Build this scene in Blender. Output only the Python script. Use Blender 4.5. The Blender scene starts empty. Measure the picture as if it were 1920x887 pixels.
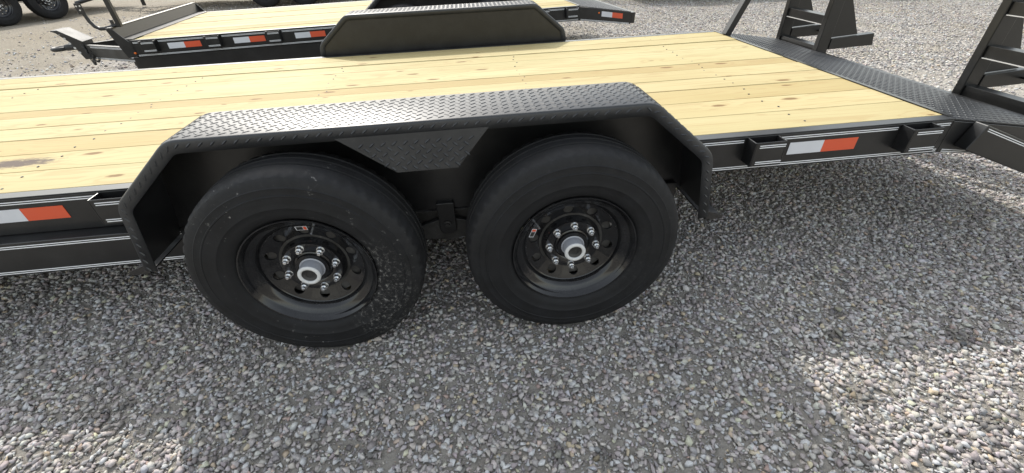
import bpy, bmesh, math, random
import numpy as np
from mathutils import Vector, Matrix
R_ = math.radians
random.seed(7); rng = np.random.default_rng(11)
scene = bpy.context.scene
col = scene.collection

# ------------------------------------------------------------------ camera
CAM = (0.5874, -1.1541, 1.2993); YAW, PITCH, ROLL = 0.0902, -0.6196, -0.0314
ca, sa, cb, sb = math.cos(YAW), math.sin(YAW), math.cos(PITCH), math.sin(PITCH)
fwd = Vector((sa*cb, ca*cb, sb)); rt = Vector((ca, -sa, 0)); up = rt.cross(fwd)
cr, sr = math.cos(ROLL), math.sin(ROLL)
rt2 = cr*rt + sr*up; up2 = -sr*rt + cr*up
cd = bpy.data.cameras.new('camera'); cam = bpy.data.objects.new('camera', cd); col.objects.link(cam)
m = Matrix((rt2, up2, -fwd)).transposed().to_4x4(); m.translation = CAM
cam.matrix_world = m
cd.sensor_width = 36; cd.lens = 790.45/1920*36; cd.clip_start = .05; cd.clip_end = 2000
scene.camera = cam

# ------------------------------------------------------------------ world, sun, exposure
SUN = Vector((-.43, 1.13, 1.0)).normalized()          # towards the sun
w = bpy.data.worlds.new('World'); scene.world = w; w.use_nodes = True
nt = w.node_tree; nt.nodes.clear()
sky = nt.nodes.new('ShaderNodeTexSky'); sky.sky_type = 'NISHITA'; sky.sun_disc = False
sky.sun_elevation = math.asin(SUN.z); sky.sun_rotation = math.atan2(SUN.x, SUN.y)
sky.air_density = 1.8; sky.dust_density = 2.0; sky.ozone_density = 1.0
bg = nt.nodes.new('ShaderNodeBackground'); bg.inputs[1].default_value = .15
wo = nt.nodes.new('ShaderNodeOutputWorld')
hs = nt.nodes.new('ShaderNodeHueSaturation'); hs.inputs['Saturation'].default_value = .38
nt.links.new(sky.outputs[0], hs.inputs['Color']); nt.links.new(hs.outputs[0], bg.inputs[0]); nt.links.new(bg.outputs[0], wo.inputs[0])
sl = bpy.data.lights.new('sun', 'SUN'); sl.energy = 2.0; sl.angle = R_(.6); sl.color = (1, .955, .88)
so = bpy.data.objects.new('sun', sl); col.objects.link(so)
so.rotation_euler = SUN.to_track_quat('Z', 'Y').to_euler(); so.location = (0, 0, 20)
scene.view_settings.view_transform = 'Standard'; scene.view_settings.look = 'None'
scene.view_settings.exposure = 1.14; scene.view_settings.gamma = 1
scene.view_settings.use_curve_mapping = False

# ------------------------------------------------------------------ material helpers
def newmat(name):
    m = bpy.data.materials.new(name); m.use_nodes = True
    n = m.node_tree; b = n.nodes['Principled BSDF']
    return m, n, b
def N(n, t, **kw):
    o = n.nodes.new(t)
    for k, v in kw.items():
        if k.startswith('i_'):
            o.inputs[k[2:].replace('_', ' ')].default_value = v
        else: setattr(o, k, v)
    return o
def L(n, a, b): n.links.new(a, b)
def ramp(n, src, stops):
    r = n.nodes.new('ShaderNodeValToRGB'); e = r.color_ramp.elements
    while len(e) < len(stops): e.new(.5)
    for k, (p, c) in enumerate(stops):
        e[k].position = p; e[k].color = (*c, 1) if len(c) == 3 else c
    L(n, src, r.inputs[0]); return r
def math_(n, op, a, b=None, clamp=False):
    o = n.nodes.new('ShaderNodeMath'); o.operation = op; o.use_clamp = clamp
    for k, v in enumerate((a, b)):
        if v is None: continue
        if isinstance(v, (int, float)): o.inputs[k].default_value = v
        else: L(n, v, o.inputs[k])
    return o.outputs[0]
def mixc(n, f, a, b, bt='MIX'):
    o = n.nodes.new('ShaderNodeMix'); o.data_type = 'RGBA'; o.blend_type = bt
    for s, v in ((0, f), (6, a), (7, b)):
        if isinstance(v, (int, float)): o.inputs[s].default_value = v
        elif isinstance(v, tuple): o.inputs[s].default_value = (*v, 1) if len(v) == 3 else v
        else: L(n, v, o.inputs[s])
    return o.outputs[2]
def bump(n, b, h, strength=.3, dist=.002):
    o = n.nodes.new('ShaderNodeBump'); o.inputs['Strength'].default_value = strength; o.inputs['Distance'].default_value = dist
    L(n, h, o.inputs['Height']); L(n, o.outputs[0], b.inputs['Normal']); return o

def paint(name, c, rough=.3, dust=.25, dustc=(.175, .172, .165), orange=.12):
    m, n, b = newmat(name)
    tc = N(n, 'ShaderNodeTexCoord')
    no = N(n, 'ShaderNodeTexNoise', i_Scale=9.0, i_Detail=8.0, i_Roughness=.65); L(n, tc.outputs['Object'], no.inputs[0])
    n2 = N(n, 'ShaderNodeTexNoise', i_Scale=140.0, i_Detail=3.0); L(n, tc.outputs['Object'], n2.inputs[0])
    geo = N(n, 'ShaderNodeNewGeometry'); sx = N(n, 'ShaderNodeSeparateXYZ'); L(n, geo.outputs['True Normal'], sx.inputs[0])
    f = math_(n, 'MULTIPLY', ramp(n, no.outputs[0], [(.42, (0, 0, 0)), (.75, (1, 1, 1))]).outputs[0], dust)
    f2 = math_(n, 'MULTIPLY', ramp(n, n2.outputs[0], [(.6, (0, 0, 0)), (.75, (1, 1, 1))]).outputs[0], dust*.7)
    f = math_(n, 'ADD', f, f2, True)
    L(n, mixc(n, f, c, dustc), b.inputs['Base Color'])
    rr = math_(n, 'ADD', math_(n, 'MULTIPLY', f, .5), rough); L(n, rr, b.inputs['Roughness'])
    b.inputs['Specular IOR Level'].default_value = .5
    n3 = N(n, 'ShaderNodeTexNoise', i_Scale=260.0, i_Detail=2.0); L(n, tc.outputs['Object'], n3.inputs[0])
    bump(n, b, n3.outputs[0], orange, .0006)
    return m
M = {}
M['black'] = paint('black_paint', (.0085, .0085, .009), .33, .06, orange=.04)
M['plate'] = paint('black_tread_plate', (.020, .021, .023), .43, .10)
M['plate'].node_tree.nodes['Principled BSDF'].inputs['Specular IOR Level'].default_value = .5
M['rim'] = paint('black_gloss_rim', (.007, .007, .008), .10, .08, orange=.03)
M['ramp'] = paint('ramp_black', (.005, .005, .005), .34, .03, orange=.04)
M['dull'] = paint('dull_black_steel', (.014, .013, .012), .5, .3)
M['white'] = paint('pinstripe_white', (.78, .79, .80), .35, .05)
M['zinc'] = paint('bright_zinc', (.62, .63, .64), .22, .12); M['zinc'].node_tree.nodes['Principled BSDF'].inputs['Metallic'].default_value = .95
M['cap'] = paint('cap_white', (.58, .58, .57), .35, .25)
M['cap_grey'] = paint('cap_grey', (.30, .31, .34), .28, .15)
M['tape_white'] = paint('tape_white', (.60, .61, .64), .4, .08)
M['tape_red'] = paint('tape_red', (.62, .085, .03), .4, .06)
M['amber'] = paint('amber_lens', (.75, .16, .02), .2, .05)
M['blue'] = paint('blue_print', (.05, .07, .30), .4, .05)
M['bare'] = paint('bare_weld', (.50, .49, .47), .4, .25)

def tyre_mat(name, scuff):
    m, n, b = newmat(name)
    tc = N(n, 'ShaderNodeTexCoord')
    a = N(n, 'ShaderNodeTexNoise', i_Scale=14.0, i_Detail=6.0, i_Roughness=.6); L(n, tc.outputs['Object'], a.inputs[0])
    base = ramp(n, a.outputs[0], [(.3, (.0055, .0055, .006)), (.72, (.0105, .011, .0125))]).outputs[0]
    c = N(n, 'ShaderNodeTexNoise', i_Scale=60.0, i_Detail=5.0, i_Roughness=.75); L(n, tc.outputs['Object'], c.inputs[0])
    d = N(n, 'ShaderNodeTexNoise', i_Scale=5.5, i_Detail=3.0); L(n, tc.outputs['Object'], d.inputs[0])
    k = math_(n, 'MULTIPLY', ramp(n, c.outputs[0], [(.635, (0, 0, 0)), (.68, (1, 1, 1))]).outputs[0],
              ramp(n, d.outputs[0], [(.46, (0, 0, 0)), (.62, (1, 1, 1))]).outputs[0])
    sq = N(n, 'ShaderNodeSeparateXYZ'); L(n, tc.outputs['Object'], sq.inputs[0])
    rad = math_(n, 'SQRT', math_(n, 'ADD', math_(n, 'MULTIPLY', sq.outputs[0], sq.outputs[0]), math_(n, 'MULTIPLY', sq.outputs[2], sq.outputs[2])))
    film = math_(n, 'MULTIPLY', ramp(n, math_(n, 'ADD', math_(n, 'MULTIPLY', rad, 2.0), math_(n, 'MULTIPLY', math_(n, 'SUBTRACT', c.outputs[0], .5), .35)), [(.64, (0, 0, 0)), (.82, (1, 1, 1))]).outputs[0], .14)
    base = mixc(n, film, base, (.070, .066, .062))
    # dried clay splashed on one side of the sidewall
    sp = N(n, 'ShaderNodeSeparateXYZ'); L(n, tc.outputs['Object'], sp.inputs[0])
    dx = math_(n, 'SUBTRACT', sp.outputs[0], .205); dz = math_(n, 'ADD', sp.outputs[2], .10)
    dd = math_(n, 'ADD', math_(n, 'MULTIPLY', math_(n, 'MULTIPLY', dx, dx), 48.0), math_(n, 'MULTIPLY', math_(n, 'MULTIPLY', dz, dz), 16.0))
    near = math_(n, 'SUBTRACT', 1.0, dd, True)
    e = N(n, 'ShaderNodeTexNoise', i_Scale=70.0, i_Detail=8.0, i_Roughness=.85); L(n, tc.outputs['Object'], e.inputs[0])
    k2 = math_(n, 'MULTIPLY', near, ramp(n, e.outputs[0], [(.53, (0, 0, 0)), (.61, (1, 1, 1))]).outputs[0])
    kk = math_(n, 'MULTIPLY', math_(n, 'MAXIMUM', k, k2), scuff, True)
    L(n, mixc(n, kk, base, (.30, .29, .275)), b.inputs['Base Color'])
    b.inputs['Roughness'].default_value = .66; b.inputs['Specular IOR Level'].default_value = .3
    f = N(n, 'ShaderNodeTexNoise', i_Scale=120.0, i_Detail=4.0); L(n, tc.outputs['Object'], f.inputs[0])
    bump(n, b, f.outputs[0], .25, .001)
    return m
M['tyre_dirty'] = tyre_mat('tyre_rubber_scuffed', .72); M['tyre'] = tyre_mat('tyre_rubber', .05)

def wood():
    m, n, b = newmat('pine_plank')
    tc = N(n, 'ShaderNodeTexCoord'); oi = N(n, 'ShaderNodeObjectInfo')
    off = N(n, 'ShaderNodeCombineXYZ')
    L(n, math_(n, 'MULTIPLY', oi.outputs['Random'], 37.0), off.inputs[0]); L(n, math_(n, 'MULTIPLY', oi.outputs['Random'], 91.0), off.inputs[1])
    ad = N(n, 'ShaderNodeVectorMath', operation='ADD'); L(n, tc.outputs['Object'], ad.inputs[0]); L(n, off.outputs[0], ad.inputs[1])
    P = ad.outputs[0]
    def mp(sc):
        q = N(n, 'ShaderNodeMapping'); q.inputs['Scale'].default_value = sc; L(n, P, q.inputs[0]); return q.outputs[0]
    # knots
    vo = N(n, 'ShaderNodeTexVoronoi', voronoi_dimensions='2D', i_Scale=1.0); L(n, mp((2.1, 5.6, .01)), vo.inputs[0]); vo.inputs['Randomness'].default_value = .9
    wob = N(n, 'ShaderNodeTexNoise', i_Scale=30.0, i_Detail=2.0); L(n, P, wob.inputs[0])
    dist = math_(n, 'ADD', vo.outputs['Distance'], math_(n, 'MULTIPLY', math_(n, 'SUBTRACT', wob.outputs[0], .5), .05))
    cs = N(n, 'ShaderNodeSeparateColor'); L(n, vo.outputs['Color'], cs.inputs[0])
    has = math_(n, 'GREATER_THAN', cs.outputs[0], .50)
    rad = math_(n, 'ADD', math_(n, 'MULTIPLY', cs.outputs[1], .075), .035)
    kd = math_(n, 'DIVIDE', dist, rad)
    knot = math_(n, 'MULTIPLY', ramp(n, kd, [(.55, (1, 1, 1)), (1.0, (0, 0, 0))]).outputs[0], has)
    halo = math_(n, 'MULTIPLY', math_(n, 'SUBTRACT', 1.0, math_(n, 'MULTIPLY', dist, 3.2), True), has)
    # grain
    g1 = N(n, 'ShaderNodeTexNoise', i_Scale=1.0, i_Detail=3.0, i_Distortion=.6); L(n, mp((.55, 5.5, 1)), g1.inputs[0])
    ring = math_(n, 'SINE', math_(n, 'ADD', math_(n, 'MULTIPLY', g1.outputs[0], 75.0), math_(n, 'MULTIPLY', halo, 9.0)))
    g2 = N(n, 'ShaderNodeTexNoise', i_Scale=1.0, i_Detail=6.0, i_Roughness=.7); L(n, mp((2.2, 95, 1)), g2.inputs[0])
    g3 = N(n, 'ShaderNodeTexNoise', i_Scale=1.0, i_Detail=4.0); L(n, mp((.9, 3.2, 1)), g3.inputs[0])
    base = ramp(n, g3.outputs[0], [(.3, (.345, .288, .145)), (.7, (.412, .358, .204))]).outputs[0]
    base = mixc(n, 1.0, base, oi.outputs['Color'], 'MULTIPLY')
    gr = math_(n, 'MULTIPLY', ramp(n, ring, [(.45, (0, 0, 0)), (1.0, (1, 1, 1))]).outputs[0], .40)
    base = mixc(n, gr, base, (.315, .22, .10))
    base = mixc(n, math_(n, 'MULTIPLY', ramp(n, g2.outputs[0], [(.5, (0, 0, 0)), (.72, (1, 1, 1))]).outputs[0], .25), base, (.31, .22, .11))
    base = mixc(n, math_(n, 'MULTIPLY', math_(n, 'POWER', halo, 3.0), .22), base, (.38, .235, .085))
    base = mixc(n, math_(n, 'MULTIPLY', knot, .88), base, (.15, .085, .035))
    # scattered grey scuffs and one black rub mark (only on planks flagged by alpha)
    s1 = N(n, 'ShaderNodeTexNoise', i_Scale=1.0, i_Detail=7.0, i_Roughness=.8); L(n, mp((7, 26, 1)), s1.inputs[0])
    base = mixc(n, math_(n, 'MULTIPLY', ramp(n, s1.outputs[0], [(.66, (0, 0, 0)), (.76, (1, 1, 1))]).outputs[0], .30), base, (.25, .19, .12))
    sp = N(n, 'ShaderNodeSeparateXYZ'); L(n, tc.outputs['Object'], sp.inputs[0])
    ex = math_(n, 'DIVIDE', math_(n, 'ADD', sp.outputs[0], 1.40), .26); ey = math_(n, 'DIVIDE', math_(n, 'SUBTRACT', sp.outputs[1], .748), .075)
    el = math_(n, 'SUBTRACT', 1.0, math_(n, 'SQRT', math_(n, 'ADD', math_(n, 'MULTIPLY', ex, ex), math_(n, 'MULTIPLY', ey, ey))), True)
    sn = N(n, 'ShaderNodeTexNoise', i_Scale=1.0, i_Detail=8.0, i_Roughness=.8); L(n, mp((16, 60, 1)), sn.inputs[0])
    st = ramp(n, math_(n, 'ADD', math_(n, 'MULTIPLY', el, .5), math_(n, 'SUBTRACT', sn.outputs[0], .5)), [(.12, (0, 0, 0)), (.30, (1, 1, 1))]).outputs[0]
    flag = math_(n, 'LESS_THAN', oi.outputs['Alpha'], .5)
    base = mixc(n, math_(n, 'MULTIPLY', math_(n, 'MULTIPLY', st, flag), math_(n, 'GREATER_THAN', el, .001)), base, (.10, .075, .06))
    L(n, base, b.inputs['Base Color']); b.inputs['Roughness'].default_value = .78
    b.inputs['Specular IOR Level'].default_value = .22
    bump(n, b, g2.outputs[0], .25, .002)
    return m
M['wood'] = wood()

# ------------------------------------------------------------------ mesh helpers
class MB:
    def __init__(s): s.v = []; s.f = []
    def add(s, vs, fs):
        o = len(s.v); s.v += [tuple(p) for p in vs]; s.f += [tuple(i+o for i in f) for f in fs]; return s
    def box(s, x0, x1, y0, y1, z0, z1):
        return s.add([(x, y, z) for x in (x0, x1) for y in (y0, y1) for z in (z0, z1)],
                     [(0, 1, 3, 2), (4, 6, 7, 5), (0, 4, 5, 1), (2, 3, 7, 6), (0, 2, 6, 4), (1, 5, 7, 3)])
    def prism(s, pts, y0, y1):                         # polygon in xz, extruded along y
        n = len(pts)
        vs = [(x, y0, z) for x, z in pts] + [(x, y1, z) for x, z in pts]
        return s.add(vs, [tuple(range(n)), tuple(range(2*n-1, n-1, -1))] + [(i, n+i, n+(i+1) % n, (i+1) % n) for i in range(n)])
    def prism_x(s, pts, x0, x1):                       # polygon in yz, extruded along x
        n = len(pts)
        vs = [(x0, y, z) for y, z in pts] + [(x1, y, z) for y, z in pts]
        return s.add(vs, [tuple(range(n)), tuple(range(2*n-1, n-1, -1))] + [(i, n+i, n+(i+1) % n, (i+1) % n) for i in range(n)])
    def beam(s, a, b, wy, h):                          # box beam from a to b, centred, width wy and depth h
        a, b = Vector(a), Vector(b); d = (b-a).normalized()
        sd = d.cross(Vector((0, 0, 1)))
        sd = Vector((0, 1, 0)) if sd.length < .2 else sd.normalized()
        u = sd.cross(d).normalized()
        vs = [p + sd*(i*wy/2) + u*(j*h/2) for p in (a, b) for i in (-1, 1) for j in (-1, 1)]
        return s.add(vs, [(0, 1, 3, 2), (4, 6, 7, 5), (0, 4, 5, 1), (2, 3, 7, 6), (0, 2, 6, 4), (1, 5, 7, 3)])
    def tube(s, path, r, n=8, closed=False):
        path = [Vector(p) for p in path]; rings = []
        prev = None
        for i, p in enumerate(path):
            t = (path[min(i+1, len(path)-1)] - path[max(i-1, 0)]).normalized()
            u = t.cross(Vector((0, 0, 1)) if abs(t.z) < .95 else Vector((1, 0, 0))).normalized()
            if prev is not None:
                u = (prev - t*prev.dot(t)).normalized()
            prev = u; v = t.cross(u)
            rings.append([p + (u*math.cos(2*math.pi*k/n) + v*math.sin(2*math.pi*k/n))*r for k in range(n)])
        vs = [q for g in rings for q in g]; fs = []
        for i in range(len(path)-1):
            for k in range(n): fs.append((i*n+k, i*n+(k+1) % n, (i+1)*n+(k+1) % n, (i+1)*n+k))
        fs.append(tuple(range(n-1, -1, -1))); fs.append(tuple((len(path)-1)*n+k for k in range(n)))
        return s.add(vs, fs)
    def lathe(s, prof, n=64, c=(0, 0, 0), rf=None):    # prof: (y, r), axis y
        m_ = len(prof); vs = []; fs = []
        for i in range(n):
            a = 2*math.pi*i/n
            for j, (y, r) in enumerate(prof):
                if rf: r, y = rf(i, j, r, y)
                vs.append((c[0]+r*math.cos(a), c[1]+y, c[2]+r*math.sin(a)))
        for i in range(n):
            for j in range(m_-1):
                fs.append((i*m_+j, i*m_+j+1, ((i+1) % n)*m_+j+1, ((i+1) % n)*m_+j))
        return s.add(vs, fs)
    def mirror(s, yc): s.v = [(x, 2*yc-y, z) for x, y, z in s.v]; s.f = [f[::-1] for f in s.f]; return s
    def build(s, name, mat, parent=None, bevel=0, smooth=False, kind=None, loc=None, solid=0, angle=35):
        me = bpy.data.meshes.new(name); me.from_pydata(s.v, [], s.f)
        me.materials.append(M[mat])
        bm = bmesh.new(); bm.from_mesh(me); bmesh.ops.recalc_face_normals(bm, faces=bm.faces); bm.to_mesh(me); bm.free()
        if smooth: me.shade_smooth(); me.set_sharp_from_angle(angle=R_(angle))
        o = bpy.data.objects.new(name, me); col.objects.link(o)
        if parent: o.parent = parent
        if loc: o.location = loc
        if kind: o['kind'] = kind
        if solid:
            md = o.modifiers.new('solid', 'SOLIDIFY'); md.thickness = solid; md.offset = 0
        if bevel:
            md = o.modifiers.new('bevel', 'BEVEL'); md.width = bevel; md.segments = 2; md.limit_method = 'ANGLE'; md.angle_limit = R_(40)
            md.harden_normals = False
        return o
def dup(o, parent=None, loc=None, rot=None):
    c = o.copy(); col.objects.link(c); c.parent = parent
    if loc is not None: c.location = loc
    if rot is not None: c.rotation_euler = rot
    for ch in list(o.children): dup(ch, c)
    return c

# raised bars of tread plate on a surface patch: f(s, t) -> (point, normal), local metric in metres
def tread(mb, f, S, T, pitch=.034, ln=.026, wd=.0058, h=.0019, ok=None):
    k = 0
    ns, nt_ = int(S/pitch), max(1, int(T/pitch))
    for i in range(ns+1):
        for j in range(nt_*2+1):
            s_ = (i + .25 + .5*(j % 2))*pitch; t_ = (j*.5 + .35)*pitch
            if s_ > S-.008 or t_ > T-.008: continue
            if ok and not ok(s_, t_): continue
            a = R_(40) * (1 if (j % 2) else -1) + R_(4)
            e = 1e-3
            p, nn = f(s_, t_); ps, _ = f(s_+e, t_); pt, _ = f(s_, t_+e)
            p, nn = Vector(p), Vector(nn)
            us = (Vector(ps)-p).normalized(); ut = (Vector(pt)-p).normalized()
            d = us*math.cos(a) + ut*math.sin(a); q = nn.cross(d)
            l2, w2 = ln/2, wd/2
            base = [p+d*l2, p+d*l2*.45+q*w2, p-d*l2*.45+q*w2, p-d*l2, p-d*l2*.45-q*w2, p+d*l2*.45-q*w2]
            top = [p+d*l2*.62+nn*h, p-d*l2*.62+nn*h]
            mb.add(base+top, [(0, 1, 6), (1, 2, 7, 6), (2, 3, 7), (3, 4, 7), (4, 5, 6, 7), (5, 0, 6)])

def tag(o, label, cat, group=None):
    o['label'] = label; o['category'] = cat
    if group: o['group'] = group
def empty(name, loc, rot=(0, 0, 0)):
    o = bpy.data.objects.new(name, None); col.objects.link(o); o.location = loc; o.rotation_euler = rot; o.empty_display_size = .2; return o

# ------------------------------------------------------------------ ground
def hgt(x, y):
    return (.010*np.sin(x*1.7+.6)*np.cos(y*2.3-.4) + .007*np.sin(x*4.1-y*2.2) + .004*np.sin(y*7.3+x*3.1) - .006)
def axis(lo, hi, st, far):
    a = list(np.arange(lo, hi, st)); d = st; p = hi; q = lo; r = []; l = []
    while p < far: r.append(p); d *= 1.35; p += d
    d = st; q = lo - st
    while q > -far: l.append(q); d *= 1.35; q -= d
    return np.array(l[::-1] + a + r)
gx, gy = axis(-6, 10, .1, 400), axis(-2, 12, .1, 400)
X, Y = np.meshgrid(gx, gy, indexing='ij')
fall = np.clip(1.6 - np.hypot(X-1, Y-4)/20, 0, 1)
Z = hgt(X, Y)*fall
ME = bpy.data.meshes.new('ground')
nx, ny = len(gx), len(gy)
idx = np.arange(nx*ny).reshape(nx, ny)
quads = np.stack([idx[:-1, :-1], idx[1:, :-1], idx[1:, 1:], idx[:-1, 1:]], -1).reshape(-1, 4)
ME.from_pydata(np.stack([X, Y, Z], -1).reshape(-1, 3).tolist(), [], quads.tolist())
def ground_mat():
    m, n, b = newmat('ground_dirt')
    tc = N(n, 'ShaderNodeTexCoord'); P = tc.outputs['Object']
    sp = N(n, 'ShaderNodeSeparateXYZ'); L(n, P, sp.inputs[0])
    a = N(n, 'ShaderNodeTexNoise', i_Scale=1.1, i_Detail=8.0, i_Roughness=.65); L(n, P, a.inputs[0])
    f = N(n, 'ShaderNodeTexNoise', i_Scale=22.0, i_Detail=9.0, i_Roughness=.78); L(n, P, f.inputs[0])
    # crushed stone seen from afar
    v = N(n, 'ShaderNodeTexVoronoi', voronoi_dimensions='2D', i_Scale=30.0); L(n, P, v.inputs[0])
    vc = N(n, 'ShaderNodeSeparateColor'); L(n, v.outputs['Color'], vc.inputs[0])
    stone = ramp(n, vc.outputs[0], [(0, (.15, .14, .135)), (.45, (.27, .258, .245)), (.8, (.36, .335, .30)), (1, (.48, .45, .41))]).outputs[0]
    dirt = ramp(n, f.outputs[0], [(.3, (.25, .23, .20)), (.7, (.42, .39, .345))]).outputs[0]
    sand = ramp(n, f.outputs[0], [(.3, (.15, .127, .095)), (.7, (.31, .27, .21))]).outputs[0]
    big = N(n, 'ShaderNodeTexNoise', i_Scale=.5, i_Detail=5.0); L(n, P, big.inputs[0])
    sand = mixc(n, ramp(n, big.outputs[0], [(.35, (0, 0, 0)), (.65, (1, 1, 1))]).outputs[0], sand, mixc(n, .5, sand, (.27, .25, .215)))
    # sandy yard to the far left, gravel elsewhere; soft noisy border
    g = math_(n, 'ADD', math_(n, 'MULTIPLY', sp.outputs[0], -.30), math_(n, 'MULTIPLY', sp.outputs[1], .22))
    g = math_(n, 'ADD', g, math_(n, 'MULTIPLY', math_(n, 'SUBTRACT', a.outputs[0], .5), 2.2))
    sandf = ramp(n, math_(n, 'MULTIPLY', g, .2), [(.48, (0, 0, 0)), (.60, (1, 1, 1))]).outputs[0]
    farf = ramp(n, math_(n, 'MULTIPLY', sp.outputs[1], .1), [(.18, (0, 0, 0)), (.35, (1, 1, 1))]).outputs[0]
    grav = mixc(n, ramp(n, a.outputs[0], [(.40, (0, 0, 0)), (.66, (.75, .75, .75))]).outputs[0], stone, (.27, .235, .18))
    c = mixc(n, farf, dirt, grav); c = mixc(n, sandf, c, sand)
    L(n, c, b.inputs['Base Color']); b.inputs['Roughness'].default_value = .95; b.inputs['Specular IOR Level'].default_value = .15
    hv = math_(n, 'SUBTRACT', 1.0, v.outputs['Distance'])
    hh = mixc(n, sandf, hv, math_(n, 'MULTIPLY', f.outputs[0], .8))
    hh2 = mixc(n, farf, f.outputs[0], hh)
    bump(n, b, hh2, .9, .03)
    return m
M['ground'] = ground_mat(); ME.materials.append(M['ground']); ME.shade_smooth()
gr = bpy.data.objects.new('ground', ME); col.objects.link(gr); gr['kind'] = 'structure'

# ------------------------------------------------------------------ loose crushed stone
def stone_mat():
    m, n, b = newmat('crushed_stone')
    at = N(n, 'ShaderNodeAttribute'); at.attribute_name = 'stone_color'
    tc = N(n, 'ShaderNodeTexCoord')
    f = N(n, 'ShaderNodeTexNoise', i_Scale=95.0, i_Detail=5.0, i_Roughness=.7); L(n, tc.outputs['Object'], f.inputs[0])
    v = ramp(n, f.outputs[0], [(.3, (.72, .72, .73)), (.7, (1.16, 1.15, 1.12))]).outputs[0]
    L(n, mixc(n, 1.0, at.outputs['Color'], v, 'MULTIPLY'), b.inputs['Base Color'])
    b.inputs['Roughness'].default_value = .95; b.inputs['Specular IOR Level'].default_value = .1
    bump(n, b, f.outputs[0], .35, .004)
    return m
M['stone'] = stone_mat()
def hull(npts, k):
    r = np.random.default_rng(k); p = r.normal(size=(npts, 3)); p /= np.linalg.norm(p, axis=1)[:, None]
    p *= r.uniform(.78, 1.0, (npts, 1)) * np.array([1.0, r.uniform(.55, .92), r.uniform(.38, .75)])
    bm = bmesh.new()
    for q in p: bm.verts.new(q)
    res = bmesh.ops.convex_hull(bm, input=bm.verts)
    bmesh.ops.delete(bm, geom=list({e for e in res['geom_interior'] + res['geom_unused'] if isinstance(e, bmesh.types.BMVert)}), context='VERTS')
    bm.verts.index_update(); v = np.array([q.co[:] for q in bm.verts]); f = np.array([[q.index for q in t.verts] for t in bm.faces]); bm.free()
    return v, f
protos = [hull(11 if k % 2 else 9, k+100) for k in range(40)] + [hull(7, k+300) for k in range(10)]
PAL = np.array([(.31, .30, .30), (.26, .25, .26), (.36, .345, .34), (.22, .21, .22), (.40, .385, .365), (.29, .27, .28), (.50, .48, .45), (.36, .31, .25), (.33, .27, .25), (.15, .145, .15), (.43, .37, .29), (.27, .28, .31)])
PW = np.array([.17, .16, .16, .10, .12, .10, .05, .04, .025, .04, .015, .02]); PW /= PW.sum()
def noise2(x, y, k=0):
    return (np.sin(x*2.1+1.3+k)+np.sin(y*3.3+x*1.2+k*2)+np.sin(x*5.3-y*4.1+.7)+.6*np.sin(x*9.1+y*7.7+k)+.5*np.sin(-x*13+y*11.3))/4.1
DARK = [(2.09, 0.15, 0.035), (2.16, 0.09, 0.04), (2.02, -0.07, 0.035), (1.93, -0.18, 0.045), (2.4, -0.24, 0.06), (1.81, -0.44, 0.06), (2.16, -0.57, 0.05), (0.77, -0.5, 0.035), (0.91, -0.52, 0.035), (-0.77, -0.18, 0.03), (-0.7, -0.15, 0.03)]
# wheel footprints that stones must stay clear of (world x, y intervals at the ground)
feet = [(-.045, .045, .01, .21), (.875, .965, .01, .21)]
def scatter(x0, x1, y0, y1, dens, smin, smax, mask, shape=2.2):
    n = int(dens*(x1-x0)*(y1-y0)); x = rng.uniform(x0, x1, n); y = rng.uniform(y0, y1, n)
    s = smin + (smax-smin)*rng.random(n)**shape
    k = mask(x, y)
    for a, b_, c_, d_ in feet: k &= ~((x > a-s) & (x < b_+s) & (y > c_-s) & (y < d_+s))
    return x[k], y[k], s[k]
fx, fy_, fz = np.array(fwd), np.array(up2), np.array(rt2)
def vis(x, y, mar=.25):
    d = np.stack([x, y, 0*x], -1) - np.array(CAM); dz = d@fx
    u = d@fz/np.maximum(dz, .05)*790.45; v = d@fy_/np.maximum(dz, .05)*790.45
    return (dz > .1) & (np.abs(u) < 960*(1+mar)) & (v < 443*(1+.10)) & (v > -443*(1+mar))
near = lambda x, y: vis(x, y) & ((y < 1.35) | (x > 1.6)) & (rng.random(len(x)) < np.clip(1.12+.6*noise2(x, y), .4, 1))
sets = [scatter(-2.6, 5.2, -1.0, 2.2, 7200, .0056, .0188, near, 1.5), scatter(-2.6, 5.2, -1.0, 2.2, 5200, .0022, .0056, near, 1.0),
        scatter(-2.6, 5.2, -1.0, 2.2, 90, .019, .0250, near, 1.8),
        scatter(1.2, 12.0, 2.2, 9.8, 700, .010, .024, lambda x, y: vis(x, y, .1) & (y > 2.2) & (rng.random(len(x)) < np.clip(.75+.5*noise2(x*.7, y*.7), .1, 1)), 1.6),
        scatter(-13, 1.6, 4.6, 13.0, 230, .010, .034, lambda x, y: vis(x, y, .03) & (rng.random(len(x)) < np.clip((x+7)/8+.22+.3*noise2(x, y, 1), 0, 1)), 2.6)]
sx_ = np.concatenate([q[0] for q in sets]); sy_ = np.concatenate([q[1] for q in sets]); ss_ = np.concatenate([q[2] for q in sets])
n_st = len(sx_); pid = np.where(ss_ < .00565, rng.integers(40, 50, n_st), rng.integers(0, 40, n_st))
sz_ = hgt(sx_, sy_) + ss_*rng.uniform(-.10, .42, n_st) + .002
yaw = rng.uniform(0, 2*np.pi, n_st); t1 = rng.normal(0, .33, n_st); t2 = rng.normal(0, .33, n_st)
cid = rng.choice(len(PAL), n_st, p=PW); cols = PAL[cid]*np.array([1.40, 1.35, 1.275])*rng.uniform(.72, 1.24, (n_st, 1))*rng.uniform(.97, 1.03, (n_st, 3))
cols = np.minimum(cols, .50*rng.uniform(.9, 1.08, (n_st, 1)))
for q_ in DARK:                                        # damp dark clumps of old asphalt grit
    cols[(sx_-q_[0])**2 + ((sy_-q_[1])*1.4)**2 < (q_[2]*(1+.5*noise2(sx_*40, sy_*40)))**2] *= .5
VV, FF, CC = [], [], []; base_i = 0
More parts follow.
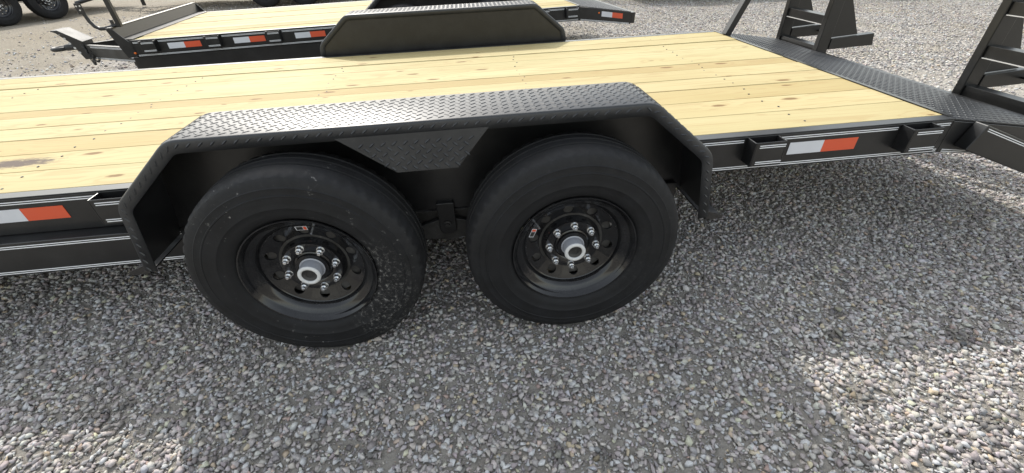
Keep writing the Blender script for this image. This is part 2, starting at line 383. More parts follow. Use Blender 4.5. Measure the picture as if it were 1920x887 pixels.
for k, (pv, pf) in enumerate(protos):
    q = np.where(pid == k)[0]
    if not len(q): continue
    c1, s1, c2, s2, c3, s3 = np.cos(yaw[q]), np.sin(yaw[q]), np.cos(t1[q]), np.sin(t1[q]), np.cos(t2[q]), np.sin(t2[q])
    Rz = np.zeros((len(q), 3, 3)); Rz[:, 0, 0] = c1; Rz[:, 0, 1] = -s1; Rz[:, 1, 0] = s1; Rz[:, 1, 1] = c1; Rz[:, 2, 2] = 1
    Rx = np.zeros((len(q), 3, 3)); Rx[:, 0, 0] = 1; Rx[:, 1, 1] = c2; Rx[:, 1, 2] = -s2; Rx[:, 2, 1] = s2; Rx[:, 2, 2] = c2
    Ry = np.zeros((len(q), 3, 3)); Ry[:, 1, 1] = 1; Ry[:, 0, 0] = c3; Ry[:, 0, 2] = s3; Ry[:, 2, 0] = -s3; Ry[:, 2, 2] = c3
    Rm = Rz@Rx@Ry
    v = np.einsum('nij,vj->nvi', Rm, pv)*ss_[q][:, None, None] + np.stack([sx_[q], sy_[q], sz_[q]], -1)[:, None, :]
    nv = len(pv); FF.append((pf[None] + (np.arange(len(q))*nv)[:, None, None] + base_i).reshape(-1, 3))
    VV.append(v.reshape(-1, 3)); CC.append(np.repeat(cols[q], nv, axis=0)); base_i += nv*len(q)
VV = np.concatenate(VV); FF = np.concatenate(FF); CC = np.concatenate(CC)
def big_mesh(name, V, F, C, mat):
    me = bpy.data.meshes.new(name)
    me.vertices.add(len(V)); me.vertices.foreach_set('co', V.astype(np.float32).ravel())
    me.loops.add(F.size); me.loops.foreach_set('vertex_index', F.astype(np.int32).ravel())
    me.polygons.add(len(F)); me.polygons.foreach_set('loop_start', np.arange(0, F.size, 3, dtype=np.int32))
    me.update(calc_edges=True); me.validate()
    a = me.attributes.new('stone_color', 'FLOAT_COLOR', 'POINT')
    a.data.foreach_set('color', np.concatenate([C, np.ones((len(C), 1))], 1).astype(np.float32).ravel())
    me.materials.append(M[mat]); o = bpy.data.objects.new(name, me); col.objects.link(o); return o
gv = big_mesh('gravel', VV, FF, CC, 'stone'); gv['kind'] = 'stuff'
tag(gv, 'loose grey crushed stone spread over the yard', 'gravel')
print('stones', n_st, 'tris', len(FF))

# ------------------------------------------------------------------ trailer
YD, YF, YI, WD = .399, .107, .347, 2.11     # rail face, fender lip, fender inner edge, deck width
YC = YD + WD/2
def fender_path(x0, x1, z0, zt, zk):
    """profile of the fender: up, sloped, flat, sloped, down (xz), bends rounded"""
    pts = [(x0-.005, z0), (x0+.042, zk), (x0+.28, zt), (x1-.268, zt), (x1-.036, zk), (x1+.005, z0)]
    out = [pts[0]]
    for i in range(1, 5):
        a, b, c = Vector(pts[i-1]), Vector(pts[i]), Vector(pts[i+1]); r = .034
        p, q = b+(a-b).normalized()*r, b+(c-b).normalized()*r
        for k in range(6):
            t = k/5; out.append(tuple(p*(1-t)**2 + b*2*t*(1-t) + q*t*t))
    out.append(pts[5]); return [Vector(p) for p in out]
def offset(path, d):
    r = []
    for i, p in enumerate(path):
        a = (path[i]-path[i-1]).normalized() if i else None; b = (path[i+1]-path[i]).normalized() if i < len(path)-1 else None
        na = Vector((a.y, -a.x)) if a else None; nb = Vector((b.y, -b.x)) if b else None
        if na is None: nn = nb
        elif nb is None: nn = na
        else: nn = (na+nb); nn = nn/max(nn.length_squared/2, .2)
        r.append(p+nn*d)
    return r
def along(path):
    ls = [0]
    for i in range(1, len(path)): ls.append(ls[-1]+(path[i]-path[i-1]).length)
    def f(s):
        for i in range(1, len(path)):
            if s <= ls[i] or i == len(path)-1:
                t = (s-ls[i-1])/(ls[i]-ls[i-1]); d = (path[i]-path[i-1]).normalized()
                return path[i-1].lerp(path[i], t), d
    return f, ls[-1]

def make_fender(root, far, x0, x1, zt, zd, detail, skirt):
    path = fender_path(x0, x1, .390, zt, zd+.078)
    rows = [(YI+.008, .036), (YI+.008, .004), (YI+.006, .001), (YI+.002, 0), (YF+.005, 0), (YF+.0015, .0015), (YF, .005), (YF, .039)]
    offs = {d: offset(path, d) for _, d in rows}
    mb = MB(); n = len(path)
    for y, d in rows: mb.v += [(p.x, y, p.y) for p in offs[d]]
    for j in range(len(rows)-1):
        for i in range(n-1): mb.f.append((j*n+i, j*n+i+1, (j+1)*n+i+1, (j+1)*n+i))
    if far: mb.mirror(YC)
    fd = mb.build('fender', 'plate', root, smooth=True, solid=.004, angle=50)
    # inner wall between fender and deck
    wl = [(p.x, p.y) for p in offset(path, .0015)]
    mb = MB().prism(wl, YI-.0005, YI+.0035)
    if far: mb.mirror(YC)
    mb.build('fender_wall', 'black', fd)
    if skirt:
        xm = (x0+x1)/2
        zb = zt-.042
        mb = MB().prism([(xm-.255, zb+.01), (xm-.09, zb-.118), (xm+.105, zb-.118), (xm+.214, zb+.01)], YF-.0027, YF+.0025)
        if far: mb.mirror(YC)
        mb.build('fender_skirt', 'plate', fd)
    if detail:
        mb = MB(); f, Ls = along(path)
        def top(s, t):
            p, d = f(min(s, Ls)); return (p.x, YI-.004-t, p.y+.0), (-d.y, 0, d.x)
        def top2(s, t):
            p, nn = top(s, t); return (p[0]+nn[0]*.002, p[1], p[2]+nn[2]*.002), nn
        tread(mb, top2, Ls, YI-YF-.008)
        lip = offset(path, .005); fl, Ll = along(lip)
        def side(s, t):
            p, d = fl(min(s, Ll)); q = p + Vector((d.y, -d.x))*t; return (q.x, YF-.002, q.y), (0, -1, 0)
        tread(mb, side, Ll, .034, wd=.0066, h=.0028)
        if skirt:
            xm = (x0+x1)/2; zb = zt-.05
            def sk(s, t): return (xm-.26+s, YF-.0027, zb-t), (0, -1, 0)
            tread(mb, sk, .47, .118, wd=.0070, h=.0030, ok=lambda s, t: s > .03+t*1.3 and s < .455-t*.86)
        if far: mb.mirror(YC)
        mb.build('tread_bars', 'plate', fd, kind='stuff')
    for xb, sgn in ((x0, 1), (x1, -1)):                # mounting bracket at each fender foot
        mb = MB().prism([(xb-sgn*.010, .400), (xb-sgn*.010, .362), (xb-sgn*.078, .362), (xb-sgn*.078, .376)], YF+.02, YF+.026)
        mb.box(min(xb-sgn*.010, xb-sgn*.078), max(xb-sgn*.010, xb-sgn*.078), YF+.026, YD-.01, .362, .367)
        if far: mb.mirror(YC)
        mb.build('fender_bracket', 'black', fd)
    return fd

# --- wheel
def make_wheel(scuffed, turn, tnut, tval, tsti, detail=True):
    """axis along y, outer face at y=0; returns the painted rim with its tyre and fittings as children"""
    rim = MB()
    n = 72
    rim.lathe([(.020, .2055), (.004, .2175), (0, .2165), (.001, .2125), (.010, .206), (.014, .2035), (.020, .2015), (.024, .198), (.030, .184), (.036, .176), (.046, .1705), (.054, .168), (.056, .165)], n)
    # disc with ten hand holes
    K = 10; ri, ro, rh, hr = .108, .165, .1375, .0175
    def yf(r): return .056 + .022*max(0, min(1, (ro-r)/(ro-ri)))
    for k in range(K):
        a0 = turn + 2*math.pi*k/K; q = 16
        hole, outer = [], []
        for i in range(q):
            t = 2*math.pi*i/q; hx, hy = rh + hr*math.cos(t), hr*math.sin(t)
            hole.append((math.hypot(hx, hy), math.atan2(hy, hx)))
            dx, dy = math.cos(t), math.sin(t); h = math.pi/K
            mx = max(abs(dx), abs(dy)); u, v = dx/mx, dy/mx
            outer.append(((ri+ro)/2 + u*(ro-ri)/2, v*h))
        o = len(rim.v)
        for (r, a) in hole + outer: rim.v.append((r*math.cos(a0+a), yf(r), r*math.sin(a0+a)))
        for (r, a) in hole: rim.v.append((r*math.cos(a0+a), yf(r)+.006, r*math.sin(a0+a)))
        for i in range(q):
            j = (i+1) % q; rim.f.append((o+i, o+j, o+q+j, o+q+i)); rim.f.append((o+i, o+2*q+i, o+2*q+j, o+j))
    rim.lathe([(.078, .108), (.056, .102), (.046, .096), (.046, .068), (.052, .060), (.050, .0555), (.040, .054), (.040, .001)], n)
    rim.lathe([(.085, .2), (.14, .205), (.19, .2165)], n)
    ro_ = rim.build('wheel', 'rim', smooth=True, angle=38)
    # tyre
    prof = [(.014, .214), (.006, .222), (-.002, .232), (-.0075, .247), (-.0085, .252), (-.0125, .270), (-.0138, .272), (-.0140, .276), (-.0132, .2785), (-.0155, .298), (-.0145, .314), (-.0160, .316), (-.0155, .319), (-.0125, .321), (-.0095, .340), (-.0102, .3425), (-.0072, .345), (-.002, .362), (.004, .374), (.0095, .3805), (.018, .3845), (.036, .3868),
            (.060, .3885), (.062, .3815), (.070, .3815), (.072, .389), (.096, .390), (.098, .3825), (.106, .3825), (.108, .390), (.132, .3895), (.134, .382), (.142, .382), (.144, .389), (.168, .387), (.182, .3815), (.192, .372), (.212, .335), (.219, .298), (.212, .25), (.198, .222), (.19, .214)]
    prof = [(y, .214+(r-.214)*.918 if r > .214 else r) for y, r in prof]
    nn = 168
    TREAD_EDGE = (.0095, .018, .182, .168)
    def rf(i, j, r, y):
        if y in TREAD_EDGE: 
            if i % 3 == 0: r -= .006
        return r, y
    ty = MB().lathe(prof, nn, rf=rf).build('tyre', 'tyre_dirty' if scuffed else 'tyre', ro_, smooth=True, angle=30)
    # drum behind the disc
    MB().lathe([(.075, .0), (.075, .15), (.14, .152), (.14, 0)], 40).build('brake_drum', 'dull', ro_, smooth=True)
    # hub cap: bright tube with a ring and a dark plug
    hc = MB().lathe([(.044, .0415), (.040, .0415), (.038, .0375), (.003, .0365), (-.0015, .035), (-.003, .031), (-.002, .026), (.003, .0245)], 40).build('hub_cap', 'cap_grey', ro_, smooth=True, angle=60)
    MB().lathe([(.0015, .0372), (-.003, .0352), (-.0045, .0308), (-.003, .0258), (.001, .0243)], 40).build('hub_ring', 'cap', ro_, smooth=True, angle=70)
    MB().lathe([(.002, .0247), (.0045, .018), (.0045, .0125), (.007, .012), (.007, 0)], 32).build('hub_plug', 'dull', ro_, smooth=True, angle=60)
    if detail:
        nut = MB()
        h6 = [(.0115*math.cos(R_(60*i)), .0115*math.sin(R_(60*i))) for i in range(6)]
        nut.lathe([(.046, .0001), (.046, .0135), (.043, .0130), (.042, .0001)], 16)
        nut.prism(h6, .0425, .029); nut.lathe([(.029, .0090), (.0275, .0072), (.0275, .0064), (.018, .0062), (.0165, .005), (.0165, .0001)], 12)
        base = None
        for k in range(8):
            a = tnut + k*math.pi/4; p = (.0835*math.cos(a), 0, .0835*math.sin(a))
            if base is None: base = nut.build('lug_nut', 'zinc', ro_, loc=p)
            else: dup(base, ro_, p)
        a = tval
        MB().tube([(.174*math.cos(a), .045, .174*math.sin(a)), (.168*math.cos(a), .030, .168*math.sin(a)), (.160*math.cos(a), .016, .160*math.sin(a))], .0042, 8).build('valve_stem', 'zinc', ro_, smooth=True)
        a = tsti
        c, s = math.cos(a), math.sin(a)
        def pt(r, t): return (r*c - t*s, yf(r)-.0012, r*s + t*c)
        st = MB().add([pt(.140, -.018), pt(.140, .018), pt(.159, .018), pt(.159, -.018)], [(0, 1, 2, 3)]).build('sticker', 'tape_white', ro_)
        def pt(r, t): return (r*c - t*s, yf(r)-.0018, r*s + t*c)
        MB().add([pt(.142, -.016), pt(.142, -.007), pt(.157, -.007), pt(.157, -.016)], [(0, 1, 2, 3)]).build('sticker_print', 'tape_red', ro_)
        MB().add([pt(.142, -.005), pt(.142, .015), pt(.157, .015), pt(.157, -.005)], [(0, 1, 2, 3)]).build('sticker_print', 'dull', ro_)
    return ro_

def stripes(parent, segs, y, gap=.0085, wd=.0034, n=(0, -1, 0)):
    for (xa, za, xb, zb) in segs:
        for k in (0, 1):
            d = -k*gap
            mb = MB().add([(xa, y, za+d), (xb, y, zb+d), (xb, y, zb+d-wd), (xa, y, za+d-wd), (xa, y+.001, za+d), (xb, y+.001, zb+d), (xb, y+.001, zb+d-wd), (xa, y+.001, za+d-wd)],
                          [(0, 1, 2, 3), (0, 4, 5, 1), (3, 2, 6, 7), (7, 6, 5, 4), (0, 3, 7, 4), (1, 5, 6, 2)])
            if n[1] > 0: mb.mirror(YC)
            mb.build('pinstripe', 'white', parent)

CH = .152
def channel(x0, x1, y, zt, h, fl=.05, t=.006, far=False):
    """C channel along x, web outside at y"""
    mb = MB().prism_x([(y, zt), (y+fl, zt), (y+fl, zt-t), (y+t, zt-t), (y+t, zt-h+t), (y+fl, zt-h+t), (y+fl, zt-h), (y, zt-h)], x0, x1)
    return mb.mirror(YC) if far else mb

PLY = [.052, .251, .452, .652, .838, 1.023, 1.158, 1.354, 1.543, 1.733, 1.896, 2.062]
TINT = [(1.0, .985, .93, 1), (1.06, 1.03, .98, 0), (.97, .91, .80, 1), (1.05, 1.03, 1.0, 1), (1.08, 1.06, 1.03, 1), (.90, .82, .70, 1), (1.06, 1.06, 1.02, 1), (1.05, 1.07, 1.04, 1), (1.08, 1.08, 1.05, 1), (1.04, 1.03, .98, 1), (1.0, .98, .90, 1)]

def make_trailer(loc, rz, tilt, xa, xe, zd, fx0, fx1, wx, label, group, detail, pockets=(), tapes=(), main=False, tail=(.57, .09)):
    root = empty('equipment_trailer', loc, (0, -tilt, rz)); tag(root, label, 'trailer', group)
    zt_f = zd + .273
    # planks
    for i in range(len(PLY)-1):
        g0 = .0013 if i not in (5,) else .0045; y0, y1 = YD+PLY[i]+g0, YD+PLY[i+1]-.0013
        dz = random.uniform(-.0025, .0025); w_ = random.uniform(-.0015, .0015)
        pts = [(y0, zd-.036), (y0, zd-.0025+dz), (y0+.002, zd+dz), (y1-.002, zd+dz+w_), (y1, zd-.0025+dz+w_), (y1, zd-.036)]
        o = MB().prism_x(pts, xa+.01, xe-random.uniform(.002, .008)).build('plank', 'wood', root)
        o.color = TINT[i] if main else tuple(c*random.uniform(.96, 1.03) for c in TINT[(i*3+2) % 11][:3]) + (1,)
    # side rails with steel edge, far and near
    for far in (False, True):
        rail = channel(xa, xe, YD, zd-.004, CH, far=far).build('frame_rail', 'black', root, bevel=.003)
        mb = MB().box(xa, xe, YD+.001, YD+.048, zd-.004, zd+.001)
        (mb.mirror(YC) if far else mb).build('edge_strip', 'black', rail, bevel=.0015)
        if not far:
            # stripes, broken at each pocket and hidden behind the fender
            br = sorted([(p-.012, p+.15) for p in pockets] + [(fx0+.03, fx1-.03)])
            cur = xa+.02; sg = []
            for a, b in br:
                if a > cur: sg.append((cur, zd-.016, a, zd-.016))
                cur = max(cur, b)
            sg.append((cur, zd-.016, xe-.01, zd-.016))
            stripes(rail, sg, YD-.0012)
            lo = zd-.004-CH+.020
            stripes(rail, [(fx1+.01, lo, xe-.01, lo)] + ([] if main else [(xa+.02, lo, fx0-.03, lo)]), YD-.0012)
            for tx in tapes:
                for k, mt in ((0, 'tape_white'), (1, 'tape_red')):
                    MB().box(tx+k*.1545, tx+(k+1)*.1545-.0005, YD-.0016, YD-.0004, zd-.100, zd-.046).build('reflective_tape', mt, rail)
            for px in pockets:
                mb = MB()
                px1, dp = px+.135, .062
                t = .0045; z1, z0 = zd-.006, zd-.112
                pk = MB().box(px, px+t, YD-dp, YD-.0005, z0, z1).box(px1-t, px1, YD-dp, YD-.0005, z0, z1).box(px+t, px1-t, YD-dp, YD-dp+t, z0, z1).build('stake_pocket', 'black', root, bevel=.002)
                stripes(pk, [(px+.02, z1-.012, px1-.003, z1-.012), (px+.02, z0+.022, px1-.003, z0+.022)], YD-dp-.0012)
    # lower sub-frame
    if detail:
        ys, xs_ = (YD-.062, xa-.2) if main else (YD+.012, xa-.05)
        sf = channel(xs_, fx0+.09, ys, zd-.1575, .150, .078).build('sub_frame', 'black', root, bevel=.003)
        if main: stripes(sf, [(xa, zd-.171, fx0+.0, zd-.171), (xa, zd-.287, fx0+.06, zd-.287)], ys-.0012)
        channel(xs_, fx0+.09, ys, zd-.1575, .150, far=True).build('sub_frame', 'black', root)
    # cross members
    x = xa+.2
    while x < xe-.1:
        MB().box(x, x+.05, YD+.06, YD+WD-.06, zd-.115, zd-.038).build('cross_member', 'dull', root); x += .55
    # deck screws along two cross members
    if main:
        sc = MB().lathe([(.0012, .0001), (.0012, .0046), (-.004, .0046)], 8); sc.v = [(x, z, y) for x, y, z in sc.v]
        s0 = None
        for xx in (-2.32, -1.24, -.27, .93, 2.05):
            for i in range(len(PLY)-1):
                for q in (.25, .75):
                    p = (xx+random.uniform(-.018, .018), YD+PLY[i]+(PLY[i+1]-PLY[i])*q+random.uniform(-.01, .01), zd-.0005)
                    if fx0 < p[0] < fx1 and PLY[i] < .01: continue
                    s0 = sc.build('screw', 'dull', root, loc=p) if s0 is None else s0
                    if s0.location[:] != p: dup(s0, root, p)
    # fenders
    make_fender(root, False, fx0, fx1, zt_f, zd, detail, main); make_fender(root, True, fx0, fx1, zt_f, zd, detail, main)
    # axles, springs, hangers
    for xw in wx:
        MB().tube([(xw, .16, .385-tilt*xw), (xw, 2*YC-.16, .385-tilt*xw)], .038, 12).build('axle', 'dull', root, smooth=True)
        for far in (False, True):
            mb = MB()
            for k in range(5):
                hl = .36-.06*k
                for sgn in (-1, 1):
                    mb.beam((xw, YD+.03, .335-tilt*xw-.009*k), (xw+sgn*hl, YD+.03, .335-tilt*xw-.009*k+.05*(hl/.36)**2), .055, .008)
            (mb.mirror(YC) if far else mb).build('leaf_spring', 'dull', root)
    xm = sum(wx)/2
    for xh in (xm-.93, xm, xm+.93):
        for far in (False, True):
            mb = MB().prism([(xh-.036, zd-.147), (xh+.036, zd-.147), (xh+.034, .29), (xh+.02, .275), (xh-.02, .275), (xh-.034, .29)], YI-.022, YI-.014)
            mb.prism([(xh-.032, zd-.15), (xh+.032, zd-.15), (xh+.032, .29), (xh+.02, .275), (xh-.02, .275), (xh-.032, .29)], YD+.075, YD+.083)
            mb.box(xh-.031, xh+.031, YI-.014, YD+.075, zd-.155, zd-.147)
            h = (mb.mirror(YC) if far else mb).build('spring_hanger', 'black', root, bevel=.002)
            if not far:
                MB().lathe([(YI-.036, .0001), (YI-.036, .008), (YI-.030, .009), (YI-.028, .016), (YI-.0223, .018)], 12, c=(xh, 0, .325)).build('hanger_bolt', 'dull', h)
    if detail:
        for far in (False, True):
            mb = MB().box(xm-.42, xm+.42, YI+.03, YI+.036, .285, .372).box(xm-.42, xm+.42, YI+.012, YI+.0295, .366, .372)
            (mb.mirror(YC) if far else mb).build('suspension_rail', 'dull', root, bevel=.001)
            mb = MB().prism([(xm-.19, .262), (xm-.17, .242), (xm-.04, .236), (xm, .226), (xm+.04, .236), (xm+.17, .242), (xm+.19, .262), (xm+.17, .29), (xm+.03, .335), (xm-.03, .335), (xm-.17, .29)], YI+.0005, YI+.0285)
            (mb.mirror(YC) if far else mb).build('equalizer', 'dull', root, bevel=.003)
    # tail
    tl, td = tail
    sl = td/tl
    pl = MB().prism([(xe+.002, zd-.002), (xe+tl, zd-td), (xe+tl, zd-td-.006), (xe+.002, zd-.008)], YD+.01, YD+WD-.01).build('tail_plate', 'plate', root)
    if detail:
        mb = MB(); nn = Vector((sl, 0, 1)).normalized()
        tread(mb, lambda s, t: ((xe+.004+s, YD+.012+t, zd-.002-sl*s+.0003), nn), tl-.01, WD-.03, pitch=.040, ln=.03, wd=.008, h=.0025)
        mb.build('tread_bars', 'plate', pl, kind='stuff')
    for far in (False, True):
        mb = MB().prism([(xe+.001, zd-.010), (xe+tl, zd-td-.008), (xe+tl, zd-td-.135), (xe+.001, zd-.155)], YD, YD+.008)
        mb.prism([(xe+.001, zd-.150), (xe+tl, zd-td-.130), (xe+tl, zd-td-.136), (xe+.001, zd-.156)], YD+.008, YD+.055)
        tr = (mb.mirror(YC) if far else mb).build('tail_rail', 'black', root, bevel=.002)
        if not far:
            stripes(tr, [(xe+.02, zd-.140, xe+tl-.02, zd-td-.120)], YD-.0012)
            if not main:
                for k, mt in ((0, 'tape_white'), (1, 'tape_red')):
                    a, b = xe+.28+k*.135, xe+.28+(k+1)*.135
                    z = lambda q: zd-sl*(q-xe)-.03
                    MB().add([(a, YD-.0015, z(a)), (b, YD-.0015, z(b)), (b, YD-.0015, z(b)-.055), (a, YD-.0015, z(a)-.055)], [(0, 1, 2, 3)]).build('reflective_tape', mt, tr)
                MB().lathe([(YD-.012, .0001), (YD-.010, .008), (YD-.001, .010)], 12, c=(xe+.245, 0, zd-.09)).build('marker_lamp', 'amber', tr, smooth=True)
    MB().box(xe+tl+.002, xe+tl+.052, YD+.0, YD+WD, zd-td-.125, zd-td-.008).build('rear_bumper', 'black', root, bevel=.003)
    MB().prism([(xe-.006, zd+.004), (xe+.02, zd+.0025), (xe+.02, zd-.001), (xe-.006, zd+.002)], YD+.03, YD+WD-.03).build('deck_end_strip', 'black', root)
    return root

def make_ramp(root, y0, y1, xr, zb, h, main=True):
    """stand-up loading ramp: two uprights, rungs, ground legs with gussets"""
    mb = MB()
    for y in (y0, y1-.045):
        mb.box(xr, xr+.088, y, y+.045, zb, zb+h)
    rp = mb.build('ramp', 'ramp', root, bevel=.004)
    z = zb+.012; k = 0
    while z < zb+h-.1:
        MB().prism([(xr+.012, z), (xr+.076, z), (xr+.076, z+.006), (xr+.018, z+.006), (xr+.018, z+.055), (xr+.076, z+.055), (xr+.076, z+.061), (xr+.012, z+.061)], y0+.0455, y1-.0455).build('rung', 'ramp', rp, bevel=.001)
        MB().box(xr+.004, xr+.0115, y0+.05, y1-.05, z+.0, z+.0035).build('rung_weld', 'bare', rp)
        z += .205; k += 1
    for y in (y0, y1-.045):
        MB().prism([(xr+.0885, zb+.05), (xr+.44, zb+.06), (xr+.42, zb+.145), (xr+.0885, zb+.125)], y-.006, y+.05).build('ramp_leg', 'ramp', rp, bevel=.003)
        MB().prism([(xr+.0885, zb+.13), (xr+.30, zb+.142), (xr+.0885, zb+.50)], y+.016, y+.026).build('gusset', 'ramp', rp)
    MB().box(xr+.32, xr+.40, y0+.052, y1-.053, zb+.09, zb+.10).build('leg_plate', 'ramp', rp)
    return rp

S_ = .9204; TILT = .0151
T1 = make_trailer((0, 0, 0), 0, TILT, -3.7, 2.665, .570, -.575, 1.452, (0, S_), 'black trailer with diamond plate fender over two dark wheels and bare pine deck', None, True,
                  pockets=(-.825, 1.735, 2.425), tapes=(-1.285, 1.935), main=True)
T1.name = 'equipment_trailer'
# wheels of the main trailer
w1 = make_wheel(True, R_(-20), R_(11), R_(72), R_(88)); w1.parent = T1; w1.location = (0, 0, .381); w1.location.x = .005
w2 = make_wheel(False, R_(-12), R_(-2), R_(140), R_(158)); w2.parent = T1; w2.location = (S_, 0, 0.381-TILT*S_)
w1['label'] = 'front wheel with pale dried mud splashed on its tyre'; w2['label'] = 'rear wheel with clean dark tyre'
w1.scale = w2.scale = (1.022, 1, 1.022)
for k, xw in enumerate((0, S_)):
    c = dup(w2, T1, (xw, 2*YC, 0.381-TILT*xw), (0, 0, math.pi))
    if 'label' in c: del c['label']
# beam beside the tail, folded ramps, prop bar
zt = .570
a, b = (2.745, zt-.012-.058), (3.60, zt-.012-.058-.328)
gd = MB(); d = Vector((b[0]-a[0], b[1]-a[1])).normalized(); nrm = Vector((-d.y, d.x))
pts = [Vector(a)+nrm*.058, Vector(b)+nrm*.058, Vector(b)-nrm*.058, Vector(a)-nrm*.058]
gd.prism([tuple(p) for p in pts], YD-.062, YD-.004)
gdo = gd.build('tail_guard', 'ramp', T1, bevel=.004)
p0, p1 = pts[0]-nrm*.010+d*.01, pts[1]-nrm*.010
stripes(gdo, [(p0.x, p0.y, p1.x, p1.y)], YD-.0632)
make_ramp(T1, YD+1.60, YD+2.10, 3.24, zt-.135, 1.55); make_ramp(T1, YD+.05, YD+.60, 3.33, zt-.135, 1.55)
MB().beam((2.675, YD+1.92, zt-.0), (3.10, YD+1.97, zt+.95), .05, .05).build('prop_bar', 'black', T1, bevel=.002)

# ------------------------------------------------------------------ second trailer, with tongue
PH = .099; OX, OY, Z2, TI2 = -2.746, 3.819, .539, .016
loc2 = (OX + YD*math.sin(PH), OY - YD*math.cos(PH), 0)
T2 = make_trailer(loc2, PH, TI2, 0, 4.732, Z2, 2.24, 4.14, (2.72, 3.62), 'black trailer with round tube rack and coupler, behind the pine deck of another', None, True,
                  pockets=(.10, .70, 1.29, 4.22, 4.56), tapes=(.325, .95, 1.56), main=False, tail=(.66, .106))
for xw in (2.72, 3.62):
    for far in (False, True):
        dup(w2, T2, (xw, 2*YC if far else 0, 0.381-TI2*xw), (0, 0, math.pi if far else 0)).pop('label', None)
hb = MB().prism([(-.088, Z2+.016), (-.104, Z2+.118), (-.111, Z2+.118), (-.095, Z2+.010)], YD+.012, YD+WD-.012).build('headboard', 'black', T2, bevel=.002)
MB().prism([(-.150, Z2+.119), (-.100, Z2+.119), (-.100, Z2+.125), (-.150, Z2+.125)], YD+.012, YD+WD-.012).build('headboard_lip', 'black', hb)
MB().prism([(.012, Z2+.003), (-.0955, Z2+.009), (-.0955, Z2+.0145), (.012, Z2+.0085)], YD+.04, YD+WD-.04).build('headboard_foot', 'black', hb)
for y in (YD, YD+WD-.01):
    MB().prism([(-.002, Z2-.02), (-.105, Z2+.120), (-.155, Z2+.120), (-.085, Z2-.155), (.02, Z2-.155), (.02, Z2-.02)], y, y+.010).build('end_plate', 'black', hb, bevel=.002)
# bent tube rack standing on the headboard
ry = YD+.10
rk = MB().tube([(-.317, ry, Z2+.333), (-.318, ry, Z2+.255), (-.306, ry, Z2+.18), (-.285, ry, Z2+.135), (-.25, ry, Z2+.113), (-.20, ry, Z2+.112), (-.148, ry, Z2+.122), (-.075, ry, Z2+.138)], .017, 10).build('tube_rack', 'black', T2, smooth=True, angle=60)
MB().box(-.085, -.045, ry-.022, ry+.022, Z2+.118, Z2+.39).build('rack_post', 'black', rk, bevel=.003)
MB().tube([(-.335, ry, Z2+.342), (-.20, ry+.03, Z2+.372), (-.06, ry+.06, Z2+.398)], .017, 10).build('rack_bar', 'black', rk, smooth=True)
pm = MB().box(-.345, -.285, ry-.026, ry-.019, Z2+.25, Z2+.345).build('rack_plate', 'black', rk, bevel=.002)
for q in ((-.33, .32), (-.30, .32), (-.315, .285)):
    MB().lathe([(ry-.0285, .0001), (ry-.0285, .007), (ry-.0265, .008)], 12, c=(q[0], 0, Z2+q[1])).build('bolt', 'zinc', rk)
MB().box(-.13, -.105, ry-.012, ry+.012, Z2+.14, Z2+.185).build('rack_latch', 'dull', rk, bevel=.002)
# A-frame tongue
yc_ = YC
for far in (False, True):
    mb = MB()
    a_, b_ = Vector((.35, YD+.08, Z2-.215)), Vector((-1.02, yc_-.075, Z2-.215))
    dd = (b_-a_).normalized(); sd = Vector((-dd.y, dd.x, 0))*-1
    if sd.y > 0: sd = -sd
    for q0, q1, w0, w1_ in ((-.075, -.069, 0, .05), (.069, .075, 0, .05), (-.069, .069, 0, .006)):
        vs = [p - sd*ww + Vector((0, 0, zz)) for p in (a_, b_) for ww in (w0, w1_) for zz in (q0, q1)]
        mb.add(vs, [(0, 1, 3, 2), (4, 6, 7, 5), (0, 4, 5, 1), (2, 3, 7, 6), (0, 2, 6, 4), (1, 5, 7, 3)])
    arm = (mb.mirror(YC) if far else mb).build('tongue_arm', 'dull', T2, bevel=.002)
    if not far:
        for zz in (.060, .050, -.060, -.069):
            vs = [p + sd*.0012 + Vector((0, 0, zz+o)) for p in (a_.lerp(b_, .28), a_.lerp(b_, .93)) for o in (0, .004)]
            MB().add(vs, [(0, 1, 3, 2)]).build('pinstripe', 'white', arm)
        for t, wd, mt, z0, z1 in ((.50, .05, 'tape_white', -.035, .03), (.41, .07, 'blue', -.05, -.02), (.455, .05, 'tape_white', -.05, -.035)):
            c_ = a_.lerp(b_, t)
            vs = [c_ + dd*e + sd*.0016 + Vector((0, 0, z)) for e in (-wd/2, wd/2) for z in (z0, z1)]
            MB().add(vs, [(0, 1, 3, 2)]).build('decal', mt, arm)
        MB().lathe([(-.012, .0001), (-.010, .009), (-.001, .011)], 12, c=(.0, YD, Z2-.115)).build('marker_lamp', 'amber', T2, smooth=True)
cp = MB().prism([(-1.0, Z2-.29), (-1.0, Z2-.10), (-1.17, Z2+.03), (-1.23, Z2+.03), (-1.12, Z2-.10), (-1.06, Z2-.29)], yc_-.10, yc_+.10).build('coupler_bracket', 'black', T2, bevel=.003)
MB().prism([(-.98, Z2-.098), (-1.17, Z2+.034), (-1.24, Z2+.034), (-1.24, Z2+.028), (-.99, Z2-.106)], yc_-.115, yc_+.115).build('coupler_cover', 'dull', cp, bevel=.002)
for i in range(5):
    x_, z_ = -1.175+.024*i, Z2-.005-.052*i
    MB().lathe([(yc_-.1015, .0001), (yc_-.1015, .011), (yc_-.0995, .013)], 14, c=(x_, 0, z_)).build('adjuster_hole', 'bare', cp)
MB().tube([(-1.13, yc_, Z2-.16), (-1.22, yc_, Z2-.16), (-1.25, yc_, Z2-.165)], .035, 12).build('coupler_shank', 'dull', cp, smooth=True)
ring = [(-1.32+.065*math.cos(R_(20*k)), yc_+.065*math.sin(R_(20*k)), Z2-.17) for k in range(19)]
MB().tube(ring, .022, 10).build('pintle_ring', 'dull', cp, smooth=True, angle=80)
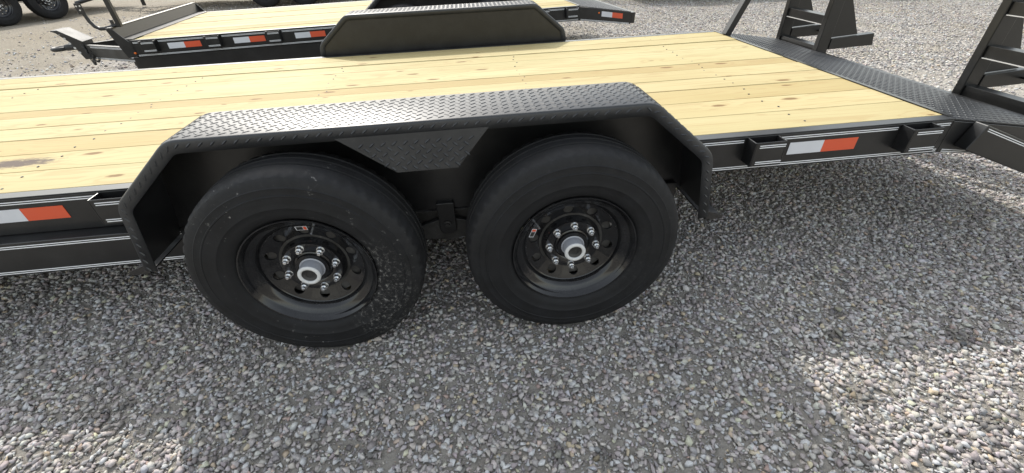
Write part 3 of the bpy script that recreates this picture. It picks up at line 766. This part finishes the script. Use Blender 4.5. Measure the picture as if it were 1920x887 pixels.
def chain(p0, p1, sag, n):
    lk = MB().tube([(.021*math.cos(R_(30*k)), .010*math.sin(R_(30*k)), 0) for k in range(13)], .0038, 6)
    o0 = None
    for i in range(n):
        t = (i+.5)/n; p = Vector(p0).lerp(Vector(p1), t) - Vector((0, 0, sag*4*t*(1-t)))
        q = Vector(p0).lerp(Vector(p1), min(1, t+.02)) - Vector((0, 0, sag*4*(t+.02)*(1-t-.02)))
        e = (q-p).to_track_quat('X', 'Z') @ Vector((1, 0, 0)).rotation_difference(Vector((1, 0, 0)))
        rq = e.to_matrix() @ Matrix.Rotation(math.pi/2*(i % 2), 3, 'X')
        if o0 is None: o0 = lk.build('chain_link', 'dull', cp, smooth=True, angle=80); c_ = o0
        else: c_ = dup(o0, cp)
        c_.location = p; c_.rotation_euler = rq.to_euler()
chain((-1.01, yc_-.115, Z2-.13), (-.86, yc_-.19, Z2-.27), .10, 13)
chain((-1.01, yc_-.115, Z2-.12), (-.93, yc_-.16, Z2-.18), .19, 15)
MB().tube([(-.60, yc_, Z2-.42), (-.60, yc_, Z2+.02)], .035, 12).build('jack_leg', 'dull', T2, smooth=True)
MB().lathe([(0, .0001), (0, .09), (.012, .09), (.012, .0001)], 16).build('jack_foot', 'dull', T2)
bpy.data.objects['jack_foot'].rotation_euler = (math.pi/2, 0, 0); bpy.data.objects['jack_foot'].location = (-.60, yc_, .014-TI2*-.6)
MB().tube([(-.60, yc_, .015), (-.60, yc_, Z2-.41)], .028, 12).build('jack_tube', 'dull', T2, smooth=True)

# ------------------------------------------------------------------ trailers further back
def far_trailer(x, y, rz, label, x0=-3.6, x1=2.6):
    """x, y: ground point under the front near wheel"""
    t = make_trailer((x, y, 0), rz, 0, x0, x1, .575, -.60, 1.46, (0, .92), label, None, False, main=False)
    for xw in (0, .92):
        for far in (False, True):
            dup(w2, t, (xw, 2*YC if far else 0, .381), (0, 0, math.pi if far else 0)).pop('label', None)
    MB().tube([(x0-.6, YC, .03), (x0-.6, YC, .75)], .045, 12).build('jack_leg', 'dull', t, smooth=True)
    for s in (-1, 1):
        MB().beam((x0+.1, YC+s*.75, .45), (x0-1.0, YC+s*.05, .45), .05, .14).build('tongue_arm', 'black', t)
    return t
far_trailer(-9.05, 9.95, R_(68), 'dark trailer whose two knobbly wheels stand on tan dirt past the tube rack')
far_trailer(-4.20, 11.30, R_(2), 'dark trailer with its wheels on tan dirt behind the headboard and far deck', x0=-3.0)
far_trailer(9.6, 8.75, R_(1), 'dark trailer shading the pale gravel beyond the upright ramps', x0=-5.2)
